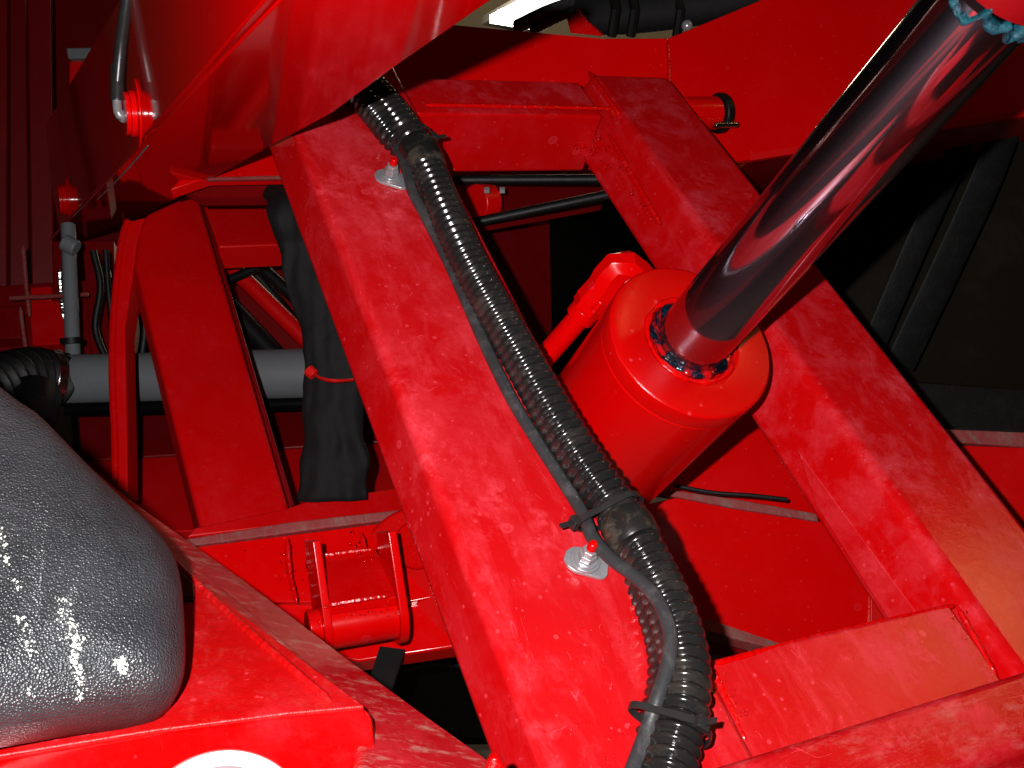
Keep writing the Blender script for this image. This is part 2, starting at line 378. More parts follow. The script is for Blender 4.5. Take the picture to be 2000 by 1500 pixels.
# upper crossbar: sloping top face over an upright front face
a = [F(.1, .412, -.012), F(.1, .488, -.012), F(.1, .50, -.03), F(.1, .50, -.09), F(.1, .40, -.09)]
CB = (hit(890, 336, F(0, .41, 0), AX_D) - O).dot(AX_N); print('crossbar depth', CB)
mk('upper_crossbar', prism([F(.105, .410, -.010), F(.105, .489, -.010), F(.105, .489, -.14), F(.105, .410, CB)], AX_H * .262), M['arm_r'], fr, bevel=.004, seg=3)
mk('lower_crossbar', fbox(.104, .368, -.50, -.338, -.05, -.006), M['arm'], fr, bevel=.004, seg=3)
# welds on the frame
mk('crease_glint', bead([onF(830, 205, -.006), onF(1000, 208, -.006), onF(1200, 212, -.006)], .0032, 1), M['weld'], fr)
mk('crease_glint', bead([onF(1150, 140, -.004), onF(1170, 170, .0), onF(1203, 215, .0), onF(1212, 235, -.01)], .004, 2), M['weld'], fr)
mk('crease_glint', bead([onF(1136, 290, -.055), onF(1150, 262, -.05), onF(1180, 250, -.035), onF(1210, 300, -.025), onF(1290, 440, -.028)], .0042, 3), M['weld'], fr)
mk('crease_glint', bead([onF(1392, 1298, -.006), onF(1600, 1244, -.010), onF(1868, 1182, -.008)], .0035, 4), M['weld'], fr)
mk('crease_glint', bead([onF(1868, 1182, -.008), onF(1900, 1240, -.008), onF(1950, 1330, -.008)], .0035, 5), M['weld'], fr)
mk('crease_glint', bead([onF(1390, 1300, -.008), onF(1420, 1370, -.008), onF(1465, 1470, -.008)], .0035, 6), M['weld'], fr)
# stiffening strip on the inner side of the right arm
mk('gusset', prism([F(.3665, -.12, -.052), F(.3705, -.40, -.042), F(.3600, -.40, -.072), F(.3610, -.18, -.069)], (AX_H * -.9 + AX_N * .44) * .003), M['arm'], fr, bevel=.0015)
#mk('edge_strip', fbox(.352, .3600, -.42, -.05, -.0745, -.066), M['arm_r'], fr, bevel=.002)

sb_ = bmesh.new(); rd = random.Random(11)
for (x0, y0, x1, y1, n_, w_, nn_) in ((1160, 255, 1205, 330, 26, 8, 0), (1150, 290, 1290, 440, 14, 5, -.02), (1130, 290, 1175, 300, 8, 6, -.03), (1205, 1195, 1214, 1330, 9, 2, 0), (700, 235, 712, 250, 3, 3, 0), (1400, 1300, 1450, 1400, 12, 6, 0), (1860, 1190, 1900, 1250, 12, 8, 0), (850, 205, 1180, 214, 16, 3, -.004), (1080, 1380, 1200, 1480, 14, 25, 0), (590, 760, 1000, 1300, 26, 60, 0)):
    for k in range(n_):
        q_ = rd.random(); c_ = onF(x0 + (x1 - x0) * q_ + rd.gauss(0, w_), y0 + (y1 - y0) * q_ + rd.gauss(0, w_ * .6), nn_)
        if (c_ - O).dot(AX_H) < -.03: continue
        bmesh.ops.create_icosphere(sb_, subdivisions=2, radius=rd.uniform(.0005, .0011), matrix=Matrix.Translation(c_))
o = mk('weld_spatter', sb_, M['glint'], fr, auto=180); o['kind'] = 'stuff'
def stud(px, py, redtop, sc=1.0):
    c = onF(px, py, 0); ax1 = AX_H; ax2 = AX_D
    s = thing_part = None
    base = 0.0
    hx = lambda r, z0, z1, off=Vector(): prism([c + off + ax1 * r * math.cos(k * math.pi / 3 + .3) + ax2 * r * math.sin(k * math.pi / 3 + .3) + AX_N * z0 for k in range(6)], AX_N * (z1 - z0))
    r = .0188 * sc
    pts = []
    for (cx, cy, rr, a0, a1) in ((-.4, .3, .8, 60, 230), (.35, -.55, .42, 230, 330), (.85, .1, .3, -20, 60)):
        for k in range(6):
            an = R_(a0 + (a1 - a0) * k / 5); pts.append(c + ax1 * (cx + rr * math.cos(an)) * r + ax2 * (cy + rr * math.sin(an)) * r)
    p = mk('flange_plate', prism([q + AX_N * .0005 for q in pts], AX_N * .0035), M['zinc'], fr, bevel=.0008, label='zinc plate under a stud on the left arm')
    c = c + (-ax1 * .2 + ax2 * .12) * r
    mk('washer', cyl(c + AX_N * .0042, c + AX_N * .0068, .0142 * sc, .0142 * sc, 28), M['zinc'], p, bevel=.0006)
    mk('washer', cyl(c + AX_N * .0069, c + AX_N * .0088, .0115 * sc, .0115 * sc, 28), M['zinc'], p, bevel=.0006)
    mk('nut', hx(.0092 * sc, .0089, .0155), M['zinc'], p, bevel=.0007)
    mk('nut', hx(.0074 * sc, .0156, .0205), M['zinc'], p, bevel=.0007)
    mk('bolt_tip', cyl(c + AX_N * .0206, c + AX_N * .029, .0048 * sc, .0042 * sc, 20), M['weld'] if redtop else M['zinc'], p, bevel=.0012)
stud(768, 355, True, .88)
stud(1148, 1105, True, .86)

# ---------------------------------------------------------------- lift cylinder
CY = dirw(.406, .611, -1).normalized()
CY = (CY - AX_H * CY.dot(AX_H)).normalized()
hc = .246
capc = hit(1351, 664, F(hc, 0, 0), AX_H)
RB = .0855
mat = Matrix.Translation(capc) @ CY.to_track_quat('Z', 'X').to_matrix().to_4x4()
cy = thing('hydraulic_cylinder', capc - CY * .45, 'fat red hydraulic cylinder with a chromed rod rising to the upper right', 'hydraulic cylinder')
mk('barrel', lathe([(RB - .004, -.62), (RB - .001, -.62), (RB - .001, -.0235), (RB - .003, -.0225), (RB - .003, -.0215)], 128), M['clean'], cy, matrix=mat.copy(), auto=50)
mk('gland_cap', lathe([(RB - .0035, -.0214), (RB - .0012, -.0212), (RB, -.0205), (RB, -.0025), (RB - .0008, -.0008), (RB - .003, 0), (.052, 0), (.046, -.002), (.042, -.010), (.036, -.010)], 128), M['turned'], cy, matrix=mat.copy(), auto=50)
RR = .0355
mk('piston_rod', lathe([(RR, -.02), (RR, .43)], 128), M['chrome'], cy, matrix=mat.copy(), auto=50)
def grease_ring(r, rt, z, seed, amp, a0=0, a1=360, jag=.0):
    bm = bmesh.new(); rings = []; n = 220; full = (a1 - a0) >= 360
    for k in range(n if full else n + 1):
        a = R_(a0 + (a1 - a0) * k / n); c = Vector((math.cos(a), math.sin(a), 0)); q = Vector((c.x * 3, c.y * 3, seed))
        ramt = amp * 1.2 * noise.noise(q * .8) + amp * .35 * noise.noise(q * 2.2); e = 1
        if not full: e = max(.05, min(1, k / 8, (n - k) / 8))
        rg = []
        for j in range(12):
            b = 2 * math.pi * j / 12; tt = rt * (1 + ramt) * e * (1 + .3 * noise.noise(q * 4 + Vector((0, 0, j * .8))))
            rg.append(bm.verts.new(c * (r + math.cos(b) * tt) + Vector((0, 0, z + jag * noise.noise(q * 2.2) + math.sin(b) * tt * .8))))
        rings.append(rg)
    m = len(rings)
    for i in range(m if full else m - 1):
        a, b = rings[i], rings[(i + 1) % m]
        for j in range(12): bm.faces.new((a[j], a[(j + 1) % 12], b[(j + 1) % 12], b[j]))
    return bm
mk('wiper_grease', grease_ring(.0383, .0036, -.0008, 3.3, 1.0), M['grease'], cy, matrix=mat.copy(), auto=180)
mk('paint_rim', grease_ring(.0465, .0022, -.0005, 9.1, 1.2), M['weld'], cy, matrix=mat.copy(), auto=180)
# rod eye at the top with smeared teal grease
ztop = .424
mk('rod_eye', lathe([(RR + .001, ztop + .012), (RR + .003, ztop + .013), (RR + .004, ztop + .018), (RR + .004, ztop + .12)], 64), M['deep'], cy, matrix=mat.copy())
mk('teal_grease', grease_ring(RR + .0002, .0038, ztop + .004, 5.2, .9, jag=.010), M['teal'], cy, matrix=mat.copy(), auto=180)
# oil port: boss, elbow nut and hard line beside the barrel
p0 = V(1190, 545, 1.16); p1 = V(1205, 520, 1.15)
pe = [V(1262, 560, 1.17), V(1225, 522, 1.15), V(1200, 527, 1.15), V(1180, 560, 1.16), V(1150, 592, 1.17)]
e = mk('port_elbow', tube(spline(pe, .012), .0185, 8), M['clean'], cy, bevel=.003)
def along(a, b, s0, s1, r, seg): return cyl(a.lerp(b, s0), a.lerp(b, s1), r, r, seg)
A_, B_ = V(1205, 535, 1.15), V(1062, 700, 1.215)
mk('hex_nut', along(A_, B_, .22, .40, .0195, 6), M['clean'], e, bevel=.001)
mk('collar', along(A_, B_, .40, .50, .0165, 24), M['clean'], e, bevel=.001)
mk('hard_line', along(A_, B_, .50, 1.5, .0125, 24), M['clean'], cy)

# ---------------------------------------------------------------- conduits and cable on the left arm
RC = .0193
def cp(lst): return [onF(x, y, n) for x, y, n in lst]
c1 = cp([(650, 95, .014), (712, 160, .014), (762, 215, .017), (803, 272, .018), (838, 335, .018), (870, 410, .018), (908, 495, .018), (952, 580, .018), (1003, 670, .018), (1050, 755, .018), (1098, 838, .018), (1145, 912, .018), (1190, 975, .018), (1232, 1038, .018), (1266, 1098, .020), (1300, 1168, .024), (1326, 1240, .028), (1338, 1310, .030), (1334, 1385, .028), (1318, 1450, .024), (1300, 1540, .022)])
bm, path1 = corrugated(c1, RC)
t = thing('corrugated_conduit', c1[10], 'long glossy black corrugated conduit running down the left arm over its right edge', 'conduit', 'corrugated black conduits')
mk('conduit_wall', bm, M['conduit'], t, auto=60)
def near(path, px, py):
    best = None
    for i, p in enumerate(path):
        v = p - CAM; x = 1000 + FPX * v.dot(CR) / v.dot(CF); y = 750 - FPX * v.dot(CU) / v.dot(CF)
        d = (x - px) ** 2 + (y - py) ** 2
        if best is None or d < best[0]: best = (d, i)
    return best[1]
def sleeve(x0, y0, x1, y1):
    i0, i1 = near(path1, x0, y0), near(path1, x1, y1); seg = path1[i0:i1 + 1:4]; n = len(seg)
    rr = [RC + .0025 + (.0008 if 2 < i < n - 3 else 0) - (.002 if i in (0, n - 1) else 0) for i in range(n)]
    return mk('coupling_sleeve', tube(seg, rr, 32), M['sleeve'], t)
sleeve(1212, 1008, 1248, 1068); sleeve(812, 285, 838, 334)
c2 = cp([(1180, 1030, -.03), (1226, 1075, -.012), (1262, 1140, .002), (1290, 1205, .010), (1308, 1275, .012), (1308, 1345, .008), (1290, 1420, .002), (1270, 1540, -.01)])
bm, _ = corrugated(c2, .0175, seg=20)
tag(mk('corrugated_conduit', bm, M['conduit'], auto=60), 'short stretch of black corrugated conduit bulging out under the cable near the bottom', 'conduit', 'corrugated black conduits')
c3 = cp([(640, 140, .02), (690, 175, .016), (728, 215, .015), (765, 262, .012), (800, 300, .006)])
bm, _ = corrugated(c3, .0165, seg=20)
tag(mk('corrugated_conduit', bm, M['conduit'], auto=60), 'second black corrugated conduit emerging from beneath the boom at the top', 'conduit', 'corrugated black conduits')
cb = cp([(640, 160, .0), (700, 208, .006), (742, 250, .006), (776, 290, .012), (793, 330, .018), (806, 375, .016), (832, 425, .008), (872, 505, .006), (915, 600, .006), (955, 690, .006), (1000, 780, .006), (1048, 860, .006), (1098, 938, .006), (1138, 1003, .012), (1156, 1048, .020), (1190, 1088, .026), (1235, 1122, .034), (1272, 1155, .040), (1298, 1198, .044), (1310, 1248, .044), (1304, 1300, .040), (1284, 1362, .034), (1262, 1430, .024), (1225, 1530, .018)])
tag(mk('rubber_cable', tube(spline(cb, .005), .0049, 14, flat=(1.15, .9)), M['rubber']), 'thin dull black rubber cable lying left of the corrugated conduit', 'cable')
def tie(px, py, label, group, head_dir, rx=RC + .0035, extra=None, stub=True, mat=None, path=None, headpx=None):
    mat = mat or M['tie']; pth = path or path1; i = near(pth, px, py); c = pth[i]; t_ = (pth[min(i + 8, len(pth) - 1)] - pth[max(i - 8, 0)]).normalized()
    u = (AX_H - t_ * AX_H.dot(t_)).normalized(); v = t_.cross(u)
    if v.dot(AX_N) < 0: v = -v
    th = thing('cable_tie', c, label, 'cable tie', group)
    # oval loop round conduit and cable
    loop = []; ex = extra or 0.0
    for k in range(48):
        a = 2 * math.pi * k / 48; x, y = math.cos(a) * rx, math.sin(a) * rx
        if x < 0: x *= 1 + ex / rx; y *= 1 - .35 * min(1, -x / rx) * (1 if ex else 0)
        loop.append(c + u * x + v * y)
    bm = bmesh.new(); W = .0026; T_ = .0007; rings = []
    for k, p in enumerate(loop):
        o_ = (p - c).normalized()
        rings.append([bm.verts.new(p + t_ * a + o_ * b) for a, b in ((-W, -T_), (W, -T_), (W, T_), (-W, T_))])
    for k in range(48):
        a, b = rings[k], rings[(k + 1) % 48]
        for j in range(4): bm.faces.new((a[j], a[(j + 1) % 4], b[(j + 1) % 4], b[j]))
    mk('strap', bm, mat, th)
    # locking head with the cut tail
    hd = u * math.cos(head_dir) + v * math.sin(head_dir); side = t_; tang = hd.cross(t_)
    R0 = rx + (ex if math.cos(head_dir) < 0 else 0); hcen = c + hd * (R0 + .0025)
    def bx(cc, a, b, g): return prism([cc + hd * x * a + t_ * y * b - tang * g for x, y in ((-1, -1), (1, -1), (1, 1), (-1, 1))], tang * 2 * g)
    mk('head', bx(hcen, .0032, .0045, .005), mat, th, bevel=.0008)
    mk('tail', bx(hcen + hd * .0075 + t_ * .0, .0065, .0022, .0009), mat, th, bevel=.0003)
tie(822, 268, 'black cable tie with its cut tail sticking out right, near the top of the conduit', 'black cable ties', R_(10))
tie(1205, 1000, 'black cable tie with its square head left of the cable, above the lower stud', 'black cable ties', R_(175), extra=.020)
tie(1325, 1425, 'black cable tie lowest on the conduit, near the bottom edge', 'black cable ties', R_(75), extra=.015)

# ---------------------------------------------------------------- lower front tube
lb = thing('front_crossbar', F(.3, -.5, .08), 'scuffed red tube with a worn bright upper edge crossing the lower right corner', 'steel tube')
nb = .055
q0, q1 = onF(1380, 1500, nb), onF(2000, 1308, nb)
ux = (q1 - q0).normalized(); dn = (AX_N.cross(ux)).normalized()
if dn.dot(AX_D) > 0: dn = -dn
q0 = q0 - ux * .25; L = 1.2
mk('tube_wall', prism([q0, q0 + dn * .052, q0 + dn * .085 - AX_N * .045, q0 + dn * .085 - AX_N * .1, q0 - AX_N * .1], ux * L), M['tube'], lb, bevel=.007, seg=4)

# ---------------------------------------------------------------- left boom (overhead, runs away to the far left)
_b = Vector(((-136 - 1000) / FPX, (750 - 611) / FPX, 1)).normalized(); _b = (_b - _h * _b.dot(_h)).normalized()
AX_B = dirw(*_b); T0 = 1.4
K0 = V(240, 340, T0); AX_V = AX_B.cross(AX_H).normalized()
if AX_V.z < 0: AX_V = -AX_V
crease = [hit(x, y, K0, AX_H) for x, y in ((720, 10), (100, 478))]
bo = thing('boom', V(240, 330, T0), 'large glossy red box boom overhead running from top centre away to the far left', 'boom')
cn = [K0 - AX_B * (.95), K0 + AX_B * 1.55]
TH = .007
# bottom face outline (in the plane of AX_B and AX_H through the crease)
bpl = (K0, AX_V)
lo_far = hit(95, 492, *bpl); lo = [hit(x, y, *bpl) for x, y in ((1010, -34), (780, 125), (650, 220), (540, 279), (300, 412), (95, 492))]
near_c = K0 - AX_B * .95; far_c = hit(98, 470, *bpl)
mk('bottom_plate', prism([near_c] + [near_c + AX_H * ((lo[0] - near_c).dot(AX_H))] + lo + [far_c], AX_V * TH), M['boom'], bo, bevel=.0015)
spl = (K0 - AX_H * .002, AX_H)
side_px = [(103, 470), (80, 440), (72, 400), (80, 330), (94, 245), (150, 155), (227, 31), (285, -60)]
spts = [hit(x, y, *spl) for x, y in side_px]
near_top = K0 - AX_B * .95 + AX_V * .5
mk('side_plate', prism([K0 - AX_B * .95 - AX_H * .002 + AX_V * .0] + [hit(103, 473, *spl)] + spts[1:] + [spts[-1] + AX_V * .2, near_top], AX_H * -TH), M['boom'], bo, bevel=.0015)
# bright streak of reflected light on the crease, put in as a thin pale bead
mk('crease_glint', bead([hit(x, y, K0 - AX_H * .0095, AX_H) for x, y in ((290, 284), (240, 340), (190, 390))], .0012, 12), M['zinc'], bo)
# hose bosses on the side plate
def boss(px, py, r, h, n=3):
    c = hit(px, py, K0 - AX_H * .009, AX_H); out = None
    for z0, z1, rr in ((0, h * .16, r * 1.5), (h * .17, h * .62, r), (h * .63, h, r * .93)):
        o = mk('port_boss' if out is None else 'ring', cyl(c - AX_H * z0, c - AX_H * z1, rr, rr, 36), M['clean'], bo if out is None else out, bevel=.0008)
        out = out or o
    return c
sc_ = T0 / FPX
b1 = boss(268, 222, .024, .013)
b2 = boss(132, 390, .032, .018)
b3 = boss(96, 428, .030, .018)
def hose(pts, r, label, fit):
    t = thing('hydraulic_hose', pts[0], label, 'hydraulic hose', 'hoses on the side of the left boom')
    mk('hose_wall', tube(spline(pts, .01), r, 16), M['tie'], t)
    f = mk('elbow_fitting', tube(spline(fit, .004), r * .75, 16), M['zinc'], t)
    a, b = fit[0], fit[1]; dd = (a - b).normalized()
    mk('ferrule', cyl(a + dd * .03, a - dd * .008, r * 1.12, r * 1.12, 20), M['tie'], f, bevel=.001)
    mk('hex_nut', cyl(fit[-1] - (fit[-1] - fit[-2]).normalized() * .012, fit[-1], r * 1.15, r * 1.15, 6), M['zinc'], f, bevel=.0008)
d1 = (b1 - CAM).dot(CF); d2 = (b3 - CAM).dot(CF); print('boss depths', d1, d2)
hose([V(229, 165, d1), V(236, 90, d1 - .01), V(248, 0, d1 - .03), V(262, -110, d1 - .05)], .0062, 'thin black hose hanging to a bright elbow on the near boss of the left boom',
     [V(229, 182, d1), V(229, 206, d1), V(234, 226, d1), V(256, 228, d1 + .01)])
hose([V(66, 385, d2), V(66, 330, d2), V(80, 270, d2), V(97, 215, d2), V(101, 120, d2), V(98, -60, d2)], .0085, 'black hose arching down to the far end of the left boom',
     [V(66, 395, d2), V(66, 412, d2), V(70, 421, d2), V(88, 424, d2 + .01)])

# ---------------------------------------------------------------- right boom behind the frame
rp = pl((900, 100, 1.62), (1900, 60, 1.68), (1700, 270, 1.62))
rb = thing('boom', V(1650, 150, 1.85), 'clean bright red boom plate filling the top right behind the chromed rod', 'boom')
mk('side_plate', slab([(1304, 74), (1335, 62), (1480, 2), (1600, -60), (2200, -120), (2200, 193), (1460, 312), (1304, 330)], rp, .012), M['clean'], rb, bevel=.002)
rp2 = pl((700, 100, 1.64), (1304, 60, 1.644), (1304, 300, 1.632))
mk('side_plate', slab([(640, 25), (960, 55), (1180, 75), (1303.5, 74), (1303.5, 330), (900, 330), (640, 300)], rp2, .012), M['clean'], rb, bevel=.002)
mk('bottom_flange', prism([hit(1465, 314, *rp), hit(2200, 195, *rp), hit(2200, 195, *rp) + dirw(0, .02, .5), hit(1465, 314, *rp) + dirw(0, .02, .5)], CU * .01), M['far'], rb)
mk('top_flange', prism([hit(700, 32, *rp2), hit(1180, 76, *rp2), hit(1180, 76, *rp2) + dirw(0, 0, .35), hit(700, 32, *rp2) + dirw(0, 0, .35)], CU * -.01), M['far'], rb)
mk('crease_glint', bead([hit(1303, 80, *rp) + CAMN * .003, hit(1306, 140, *rp) + CAMN * .003, hit(1304, 200, *rp) + CAMN * .003], .0035, 30), M['weld'], rb)
# pivot pin where the right arm meets the boom
pc = hit(1385, 222, *rp)
pv = thing('pivot_pin', pc, 'red pivot pin with a split pin at the top of the right arm', 'pivot pin')
ph = (AX_H - rp[1] * AX_H.dot(rp[1])).normalized()
mk('pin_barrel', cyl(V(1330, 222, 1.56), V(1398, 221, 1.585), .024, .024, 36), M['clean'], pv, bevel=.003)
mk('collar', cyl(V(1399, 221, 1.585), V(1412, 221, 1.59), .029, .029, 36), M['black'], pv, bevel=.003)
mk('split_pin', cyl(V(1395, 244, 1.555), V(1440, 243, 1.57), .0045, .0045, 10), M['steel'], pv, bevel=.001)
# hose bundle above the right boom
hb = thing('hose_bundle', V(1300, 30, 1.75), 'black wrapped hose bundle lying on top of the right boom', 'hose bundle')
mk('wrapped_sleeve', tube(spline([V(1135, 20, 1.80), V(1200, 22, 1.78), V(1290, 14, 1.76), V(1380, 0, 1.74), V(1500, -25, 1.72)], .01), .042, 24, flat=(1, .8)), M['fabric'], hb)
for x in (1195, 1232, 1322):
    mk('band', tube([V(x, 70 - 0, 1.74), V(x + 8, 20, 1.715), V(x, -30, 1.73)], .008, 8), M['black'], hb)
mk('thin_hose', tube(spline([V(1010, 52, 1.9), V(1080, 20, 1.85), V(1180, -10, 1.8)], .01), .012, 12), M['rubber'], hb)
mk('thin_hose', tube(spline([V(1040, 58, 1.88), V(1110, 25, 1.83), V(1210, -6, 1.78)], .01), .009, 12), M['rubber'], hb)
sp = pl((1100, 50, 1.70), (1200, 50, 1.70), (1150, 90, 1.72))
tag(mk('mounting_lug', slab([(1108, 40), (1130, 22), (1150, 45), (1180, 72), (1115, 66)], sp, .015), M['weld'], bevel=.002), 'small red lug under the hose bundle at the top', 'bracket')
tag(mk('grease_cap', bmesh_s := (lambda b: (bmesh.ops.create_icosphere(b, subdivisions=3, radius=.009, matrix=Matrix.Translation(V(1342, 50, 1.72))), b)[1])(bmesh.new()), M['zinc']), 'small pale knob on the top edge of the right boom', 'cap')

# ---------------------------------------------------------------- dark side of the machine on the right
dp = pl((1500, 300, 2.15), (2000, 300, 2.05), (1700, 800, 2.15))
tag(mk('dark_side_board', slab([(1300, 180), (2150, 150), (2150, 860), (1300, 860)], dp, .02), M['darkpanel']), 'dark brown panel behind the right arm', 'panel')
def belt(pxs, w0, d, label):
    path = spline([V(x, y, dd) for x, y, dd in pxs], .03)
    return tag(mk('rubber_belt', tube(path, w0, 10, flat=(1, .06), up=CR), M['black'], bevel=.001), label, 'belt', 'belts hanging over the dark panel')
belt([(1905, 180, 1.9), (1870, 300, 1.92), (1790, 480, 1.96), (1700, 690, 2.0)], .022, 0, 'black belt slanting down behind the right arm, left one of the pair')
belt([(1985, 180, 1.9), (1935, 330, 1.92), (1850, 520, 1.96), (1745, 740, 2.0)], .028, 0, 'broad black belt slanting down across the dark panel, right one of the pair')
sb = pl((1780, 760, 1.9), (2000, 760, 1.88), (1800, 830, 1.88))
tag(mk('black_sill', slab([(1690, 742), (1800, 745), (2150, 770), (2150, 850), (1690, 836)], sb, .06), M['black'], bevel=.004), 'scuffed black sill at the foot of the dark panel', 'sill')
# red deck beams with dusty top edges
def edged(name, pxs_face, pxs_edge, plane, label, cat, thick=.03, m='far'):
    t = thing(name, hit(*pxs_face[0], *plane), label, cat)
    mk('web', slab(pxs_face, plane, thick), M[m], t, bevel=.002)
    mk('edge', slab(pxs_edge, (plane[0] + plane[1] * .004, plane[1]), thick * .8), M['grimy'], t, bevel=.002)
    return t
dpl = pl((1300, 960, 1.46), (1600, 1010, 1.46), (1500, 1250, 1.42))
edged('deck_beam', [(1150, 1010), (1320, 972), (1600, 1018), (1760, 1040), (1800, 1250), (1580, 1290), (1372, 1236), (1150, 1230)],
      [(1140, 938), (1300, 955), (1440, 975), (1595, 1003), (1600, 1020), (1440, 995), (1300, 968), (1140, 955)], dpl, 'flat red deck plate under the cylinder with a dusty strip along its top', 'deck plate', m='clean')
tag(mk('deck_wall', slab([(1150, 700), (1480, 790), (1700, 800), (1700, 1060), (1590, 1018), (1440, 990), (1300, 970), (1150, 960)], pl((1300, 950, 1.55), (1600, 1000, 1.55), (1400, 800, 1.57)), .02), M['clean']), 'dark red wall above the dusty strip beneath the cylinder', 'panel')
edged('side_beam', [(1700, 862), (2150, 880), (2150, 1400), (1700, 1300)], [(1700, 826), (1850, 838), (2150, 850), (2150, 884), (1860, 864), (1700, 850)], pl((1850, 850, 1.5), (2000, 860, 1.5), (1950, 1100, 1.45)), 'red beam at the right edge with a dusty top strip below the black sill', 'beam')
edged('lower_edge_beam', [(1300, 1262), (1560, 1306), (1560, 1500), (1300, 1500)], [(1300, 1228), (1380, 1232), (1560, 1280), (1560, 1296), (1380, 1252), (1300, 1246)], pl((1400, 1240, 1.42), (1560, 1280, 1.42), (1450, 1400, 1.55)), 'dusty dark red ledge seen in the gap above the lower crossbar', 'ledge', m='deep')
tag(mk('loose_cord', tube(spline([V(1316, 948, 1.44), V(1390, 962, 1.44), V(1470, 968, 1.44), V(1540, 976, 1.44)], .01), .003, 8), M['black']), 'thin black cord lying on the dusty deck strip', 'cord')

# ---------------------------------------------------------------- middle background between the arms
gp = pl((900, 600, 1.95), (1300, 600, 2.3), (1000, 800, 1.9))
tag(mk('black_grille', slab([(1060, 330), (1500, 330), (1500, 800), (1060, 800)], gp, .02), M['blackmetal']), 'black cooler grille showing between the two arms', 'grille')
rpn = pl((900, 600, 1.75), (1080, 600, 1.98), (1000, 450, 1.98))
t = thing('red_cabinet', V(1000, 600, 1.85), 'dark red cabinet side showing right of the conduit', 'cabinet')
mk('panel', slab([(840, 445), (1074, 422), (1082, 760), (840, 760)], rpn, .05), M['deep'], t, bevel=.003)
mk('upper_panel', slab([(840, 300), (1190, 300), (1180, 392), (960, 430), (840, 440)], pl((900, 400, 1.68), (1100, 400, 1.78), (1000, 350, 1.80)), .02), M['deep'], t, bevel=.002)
b = thing('black_tube', V(1050, 350, 1.6), 'black tube running level just under the upper crossbar', 'tube', 'black tubes under the upper crossbar')
mk('tube_wall', cyl(V(850, 352, 1.64), V(1200, 350, 1.64), .0075, .0075, 16), M['black'], b)
b = thing('black_tube', V(1050, 410, 1.6), 'black tube sloping up to the right under the upper crossbar', 'tube', 'black tubes under the upper crossbar')
mk('tube_wall', cyl(V(900, 440, 1.62), V(1200, 378, 1.62), .0075, .0075, 16), M['black'], b)
b = thing('red_bracket', V(925, 400, 1.6), 'small rounded red bracket between the two black tubes', 'bracket')
mk('lug', cyl(V(928, 396, 1.64), V(958, 394, 1.66), .028, .028, 28), M['far'], b, bevel=.003)
mk('bolt', cyl(V(946, 372, 1.60), V(956, 372, 1.60), .005, .005, 6), M['zinc'], b)
mk('bolt', cyl(V(976, 372, 1.60), V(986, 372, 1.60), .005, .005, 6), M['zinc'], b)

# ---------------------------------------------------------------- rear link frame (left of the left arm, deeper)
O2 = V(430, 700, 1.62); P2 = (O2, AX_N)
rl = thing('rear_link_frame', V(450, 1000, 1.6), 'dark red leaning link frame behind the left arm', 'machine frame')
mk('arm', slab([(288, 416), (385, 371), (568, 1000), (590, 1075), (402, 1075), (262, 520), (272, 430)], P2, .05), M['far'], rl, bevel=.008, seg=4)
mk('crossbar', slab([(388, 372), (640, 352), (640, 474), (430, 482), (425, 478)], (O2 - AX_N * .006, AX_N), .05), M['far'], rl, bevel=.004)
mk('side_lip', slab([(388, 380), (420, 470), (436, 520), (575, 985), (566, 992)], (O2 - AX_N * .004, AX_N), .03), M['deep'], rl, bevel=.002)
mk('lower_bar', slab([(560, 992), (600, 978), (860, 940), (860, 990), (365, 1048), (380, 1030)], (O2 + AX_N * .001, AX_N), .05), M['far'], rl, bevel=.003)
cvl = [(252, 432), (240, 470), (229, 560), (223, 640), (222, 740), (226, 840), (228, 960)]
cvr = [(228 + 22, 960), (248, 840), (246, 740), (244, 640), (256, 560), (268, 470), (282, 424)]
cp_ = pl((250, 500, 1.75), (300, 500, 1.75), (250, 900, 1.62))
t = thing('curved_plate', V(240, 700, 1.7), 'narrow red plate bowed outward left of the rear link', 'plate')
mk('web', slab(cvl + cvr, cp_, .05), M['far'], t, bevel=.003)
mk('rolled_edge', tube(spline([hit(x - 2, y, *cp_) for x, y in cvl], .02), .006, 10), M['weld'], t)
# cavity behind the rear link
cvp = pl((500, 600, 2.3), (700, 600, 2.3), (500, 900, 2.2))
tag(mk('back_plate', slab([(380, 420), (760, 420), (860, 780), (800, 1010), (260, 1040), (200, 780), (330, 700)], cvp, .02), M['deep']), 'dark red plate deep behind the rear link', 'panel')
for i, (a, b_, r, m_, lab) in enumerate((((430, 500), (640, 705), .016, 'far', 'red brace crossing the dark opening from upper left to lower right'), ((425, 556), (575, 492), .0085, 'black', 'thin black rod crossing in front of the red brace'), ((420, 570), (560, 720), .020, 'black', 'black hose sagging beneath the red brace'), ((470, 486), (640, 640), .012, 'black', 'black hose above the red brace'))):
    dd = 2.0 + .05 * (i != 1)
    tag(mk('brace_bar' if i < 1 else ('thin_rod' if i == 1 else 'background_hose'), cyl(V(*a, dd), V(*b_, dd - .03), r, r, 16), M[m_]), lab, 'brace' if i < 1 else ('rod' if i == 1 else 'hose'))
# lower background wall lines
lw = thing('stepped_panel', V(450, 850, 2.1), 'dark red stepped panels under the grey pipe', 'panel')
lp = pl((200, 850, 2.1), (700, 850, 2.1), (400, 1000, 1.9))
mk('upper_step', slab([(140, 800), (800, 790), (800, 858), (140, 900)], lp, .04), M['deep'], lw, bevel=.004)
mk('middle_step', slab([(140, 903), (800, 861), (800, 1030), (140, 1040)], (lp[0] + lp[1] * .02, lp[1]), .04), M['far'], lw, bevel=.004)
mk('upright', slab([(138, 800), (150, 800), (158, 905), (146, 905)], (lp[0] + lp[1] * .03, lp[1]), .02), M['blackmetal'], lw)

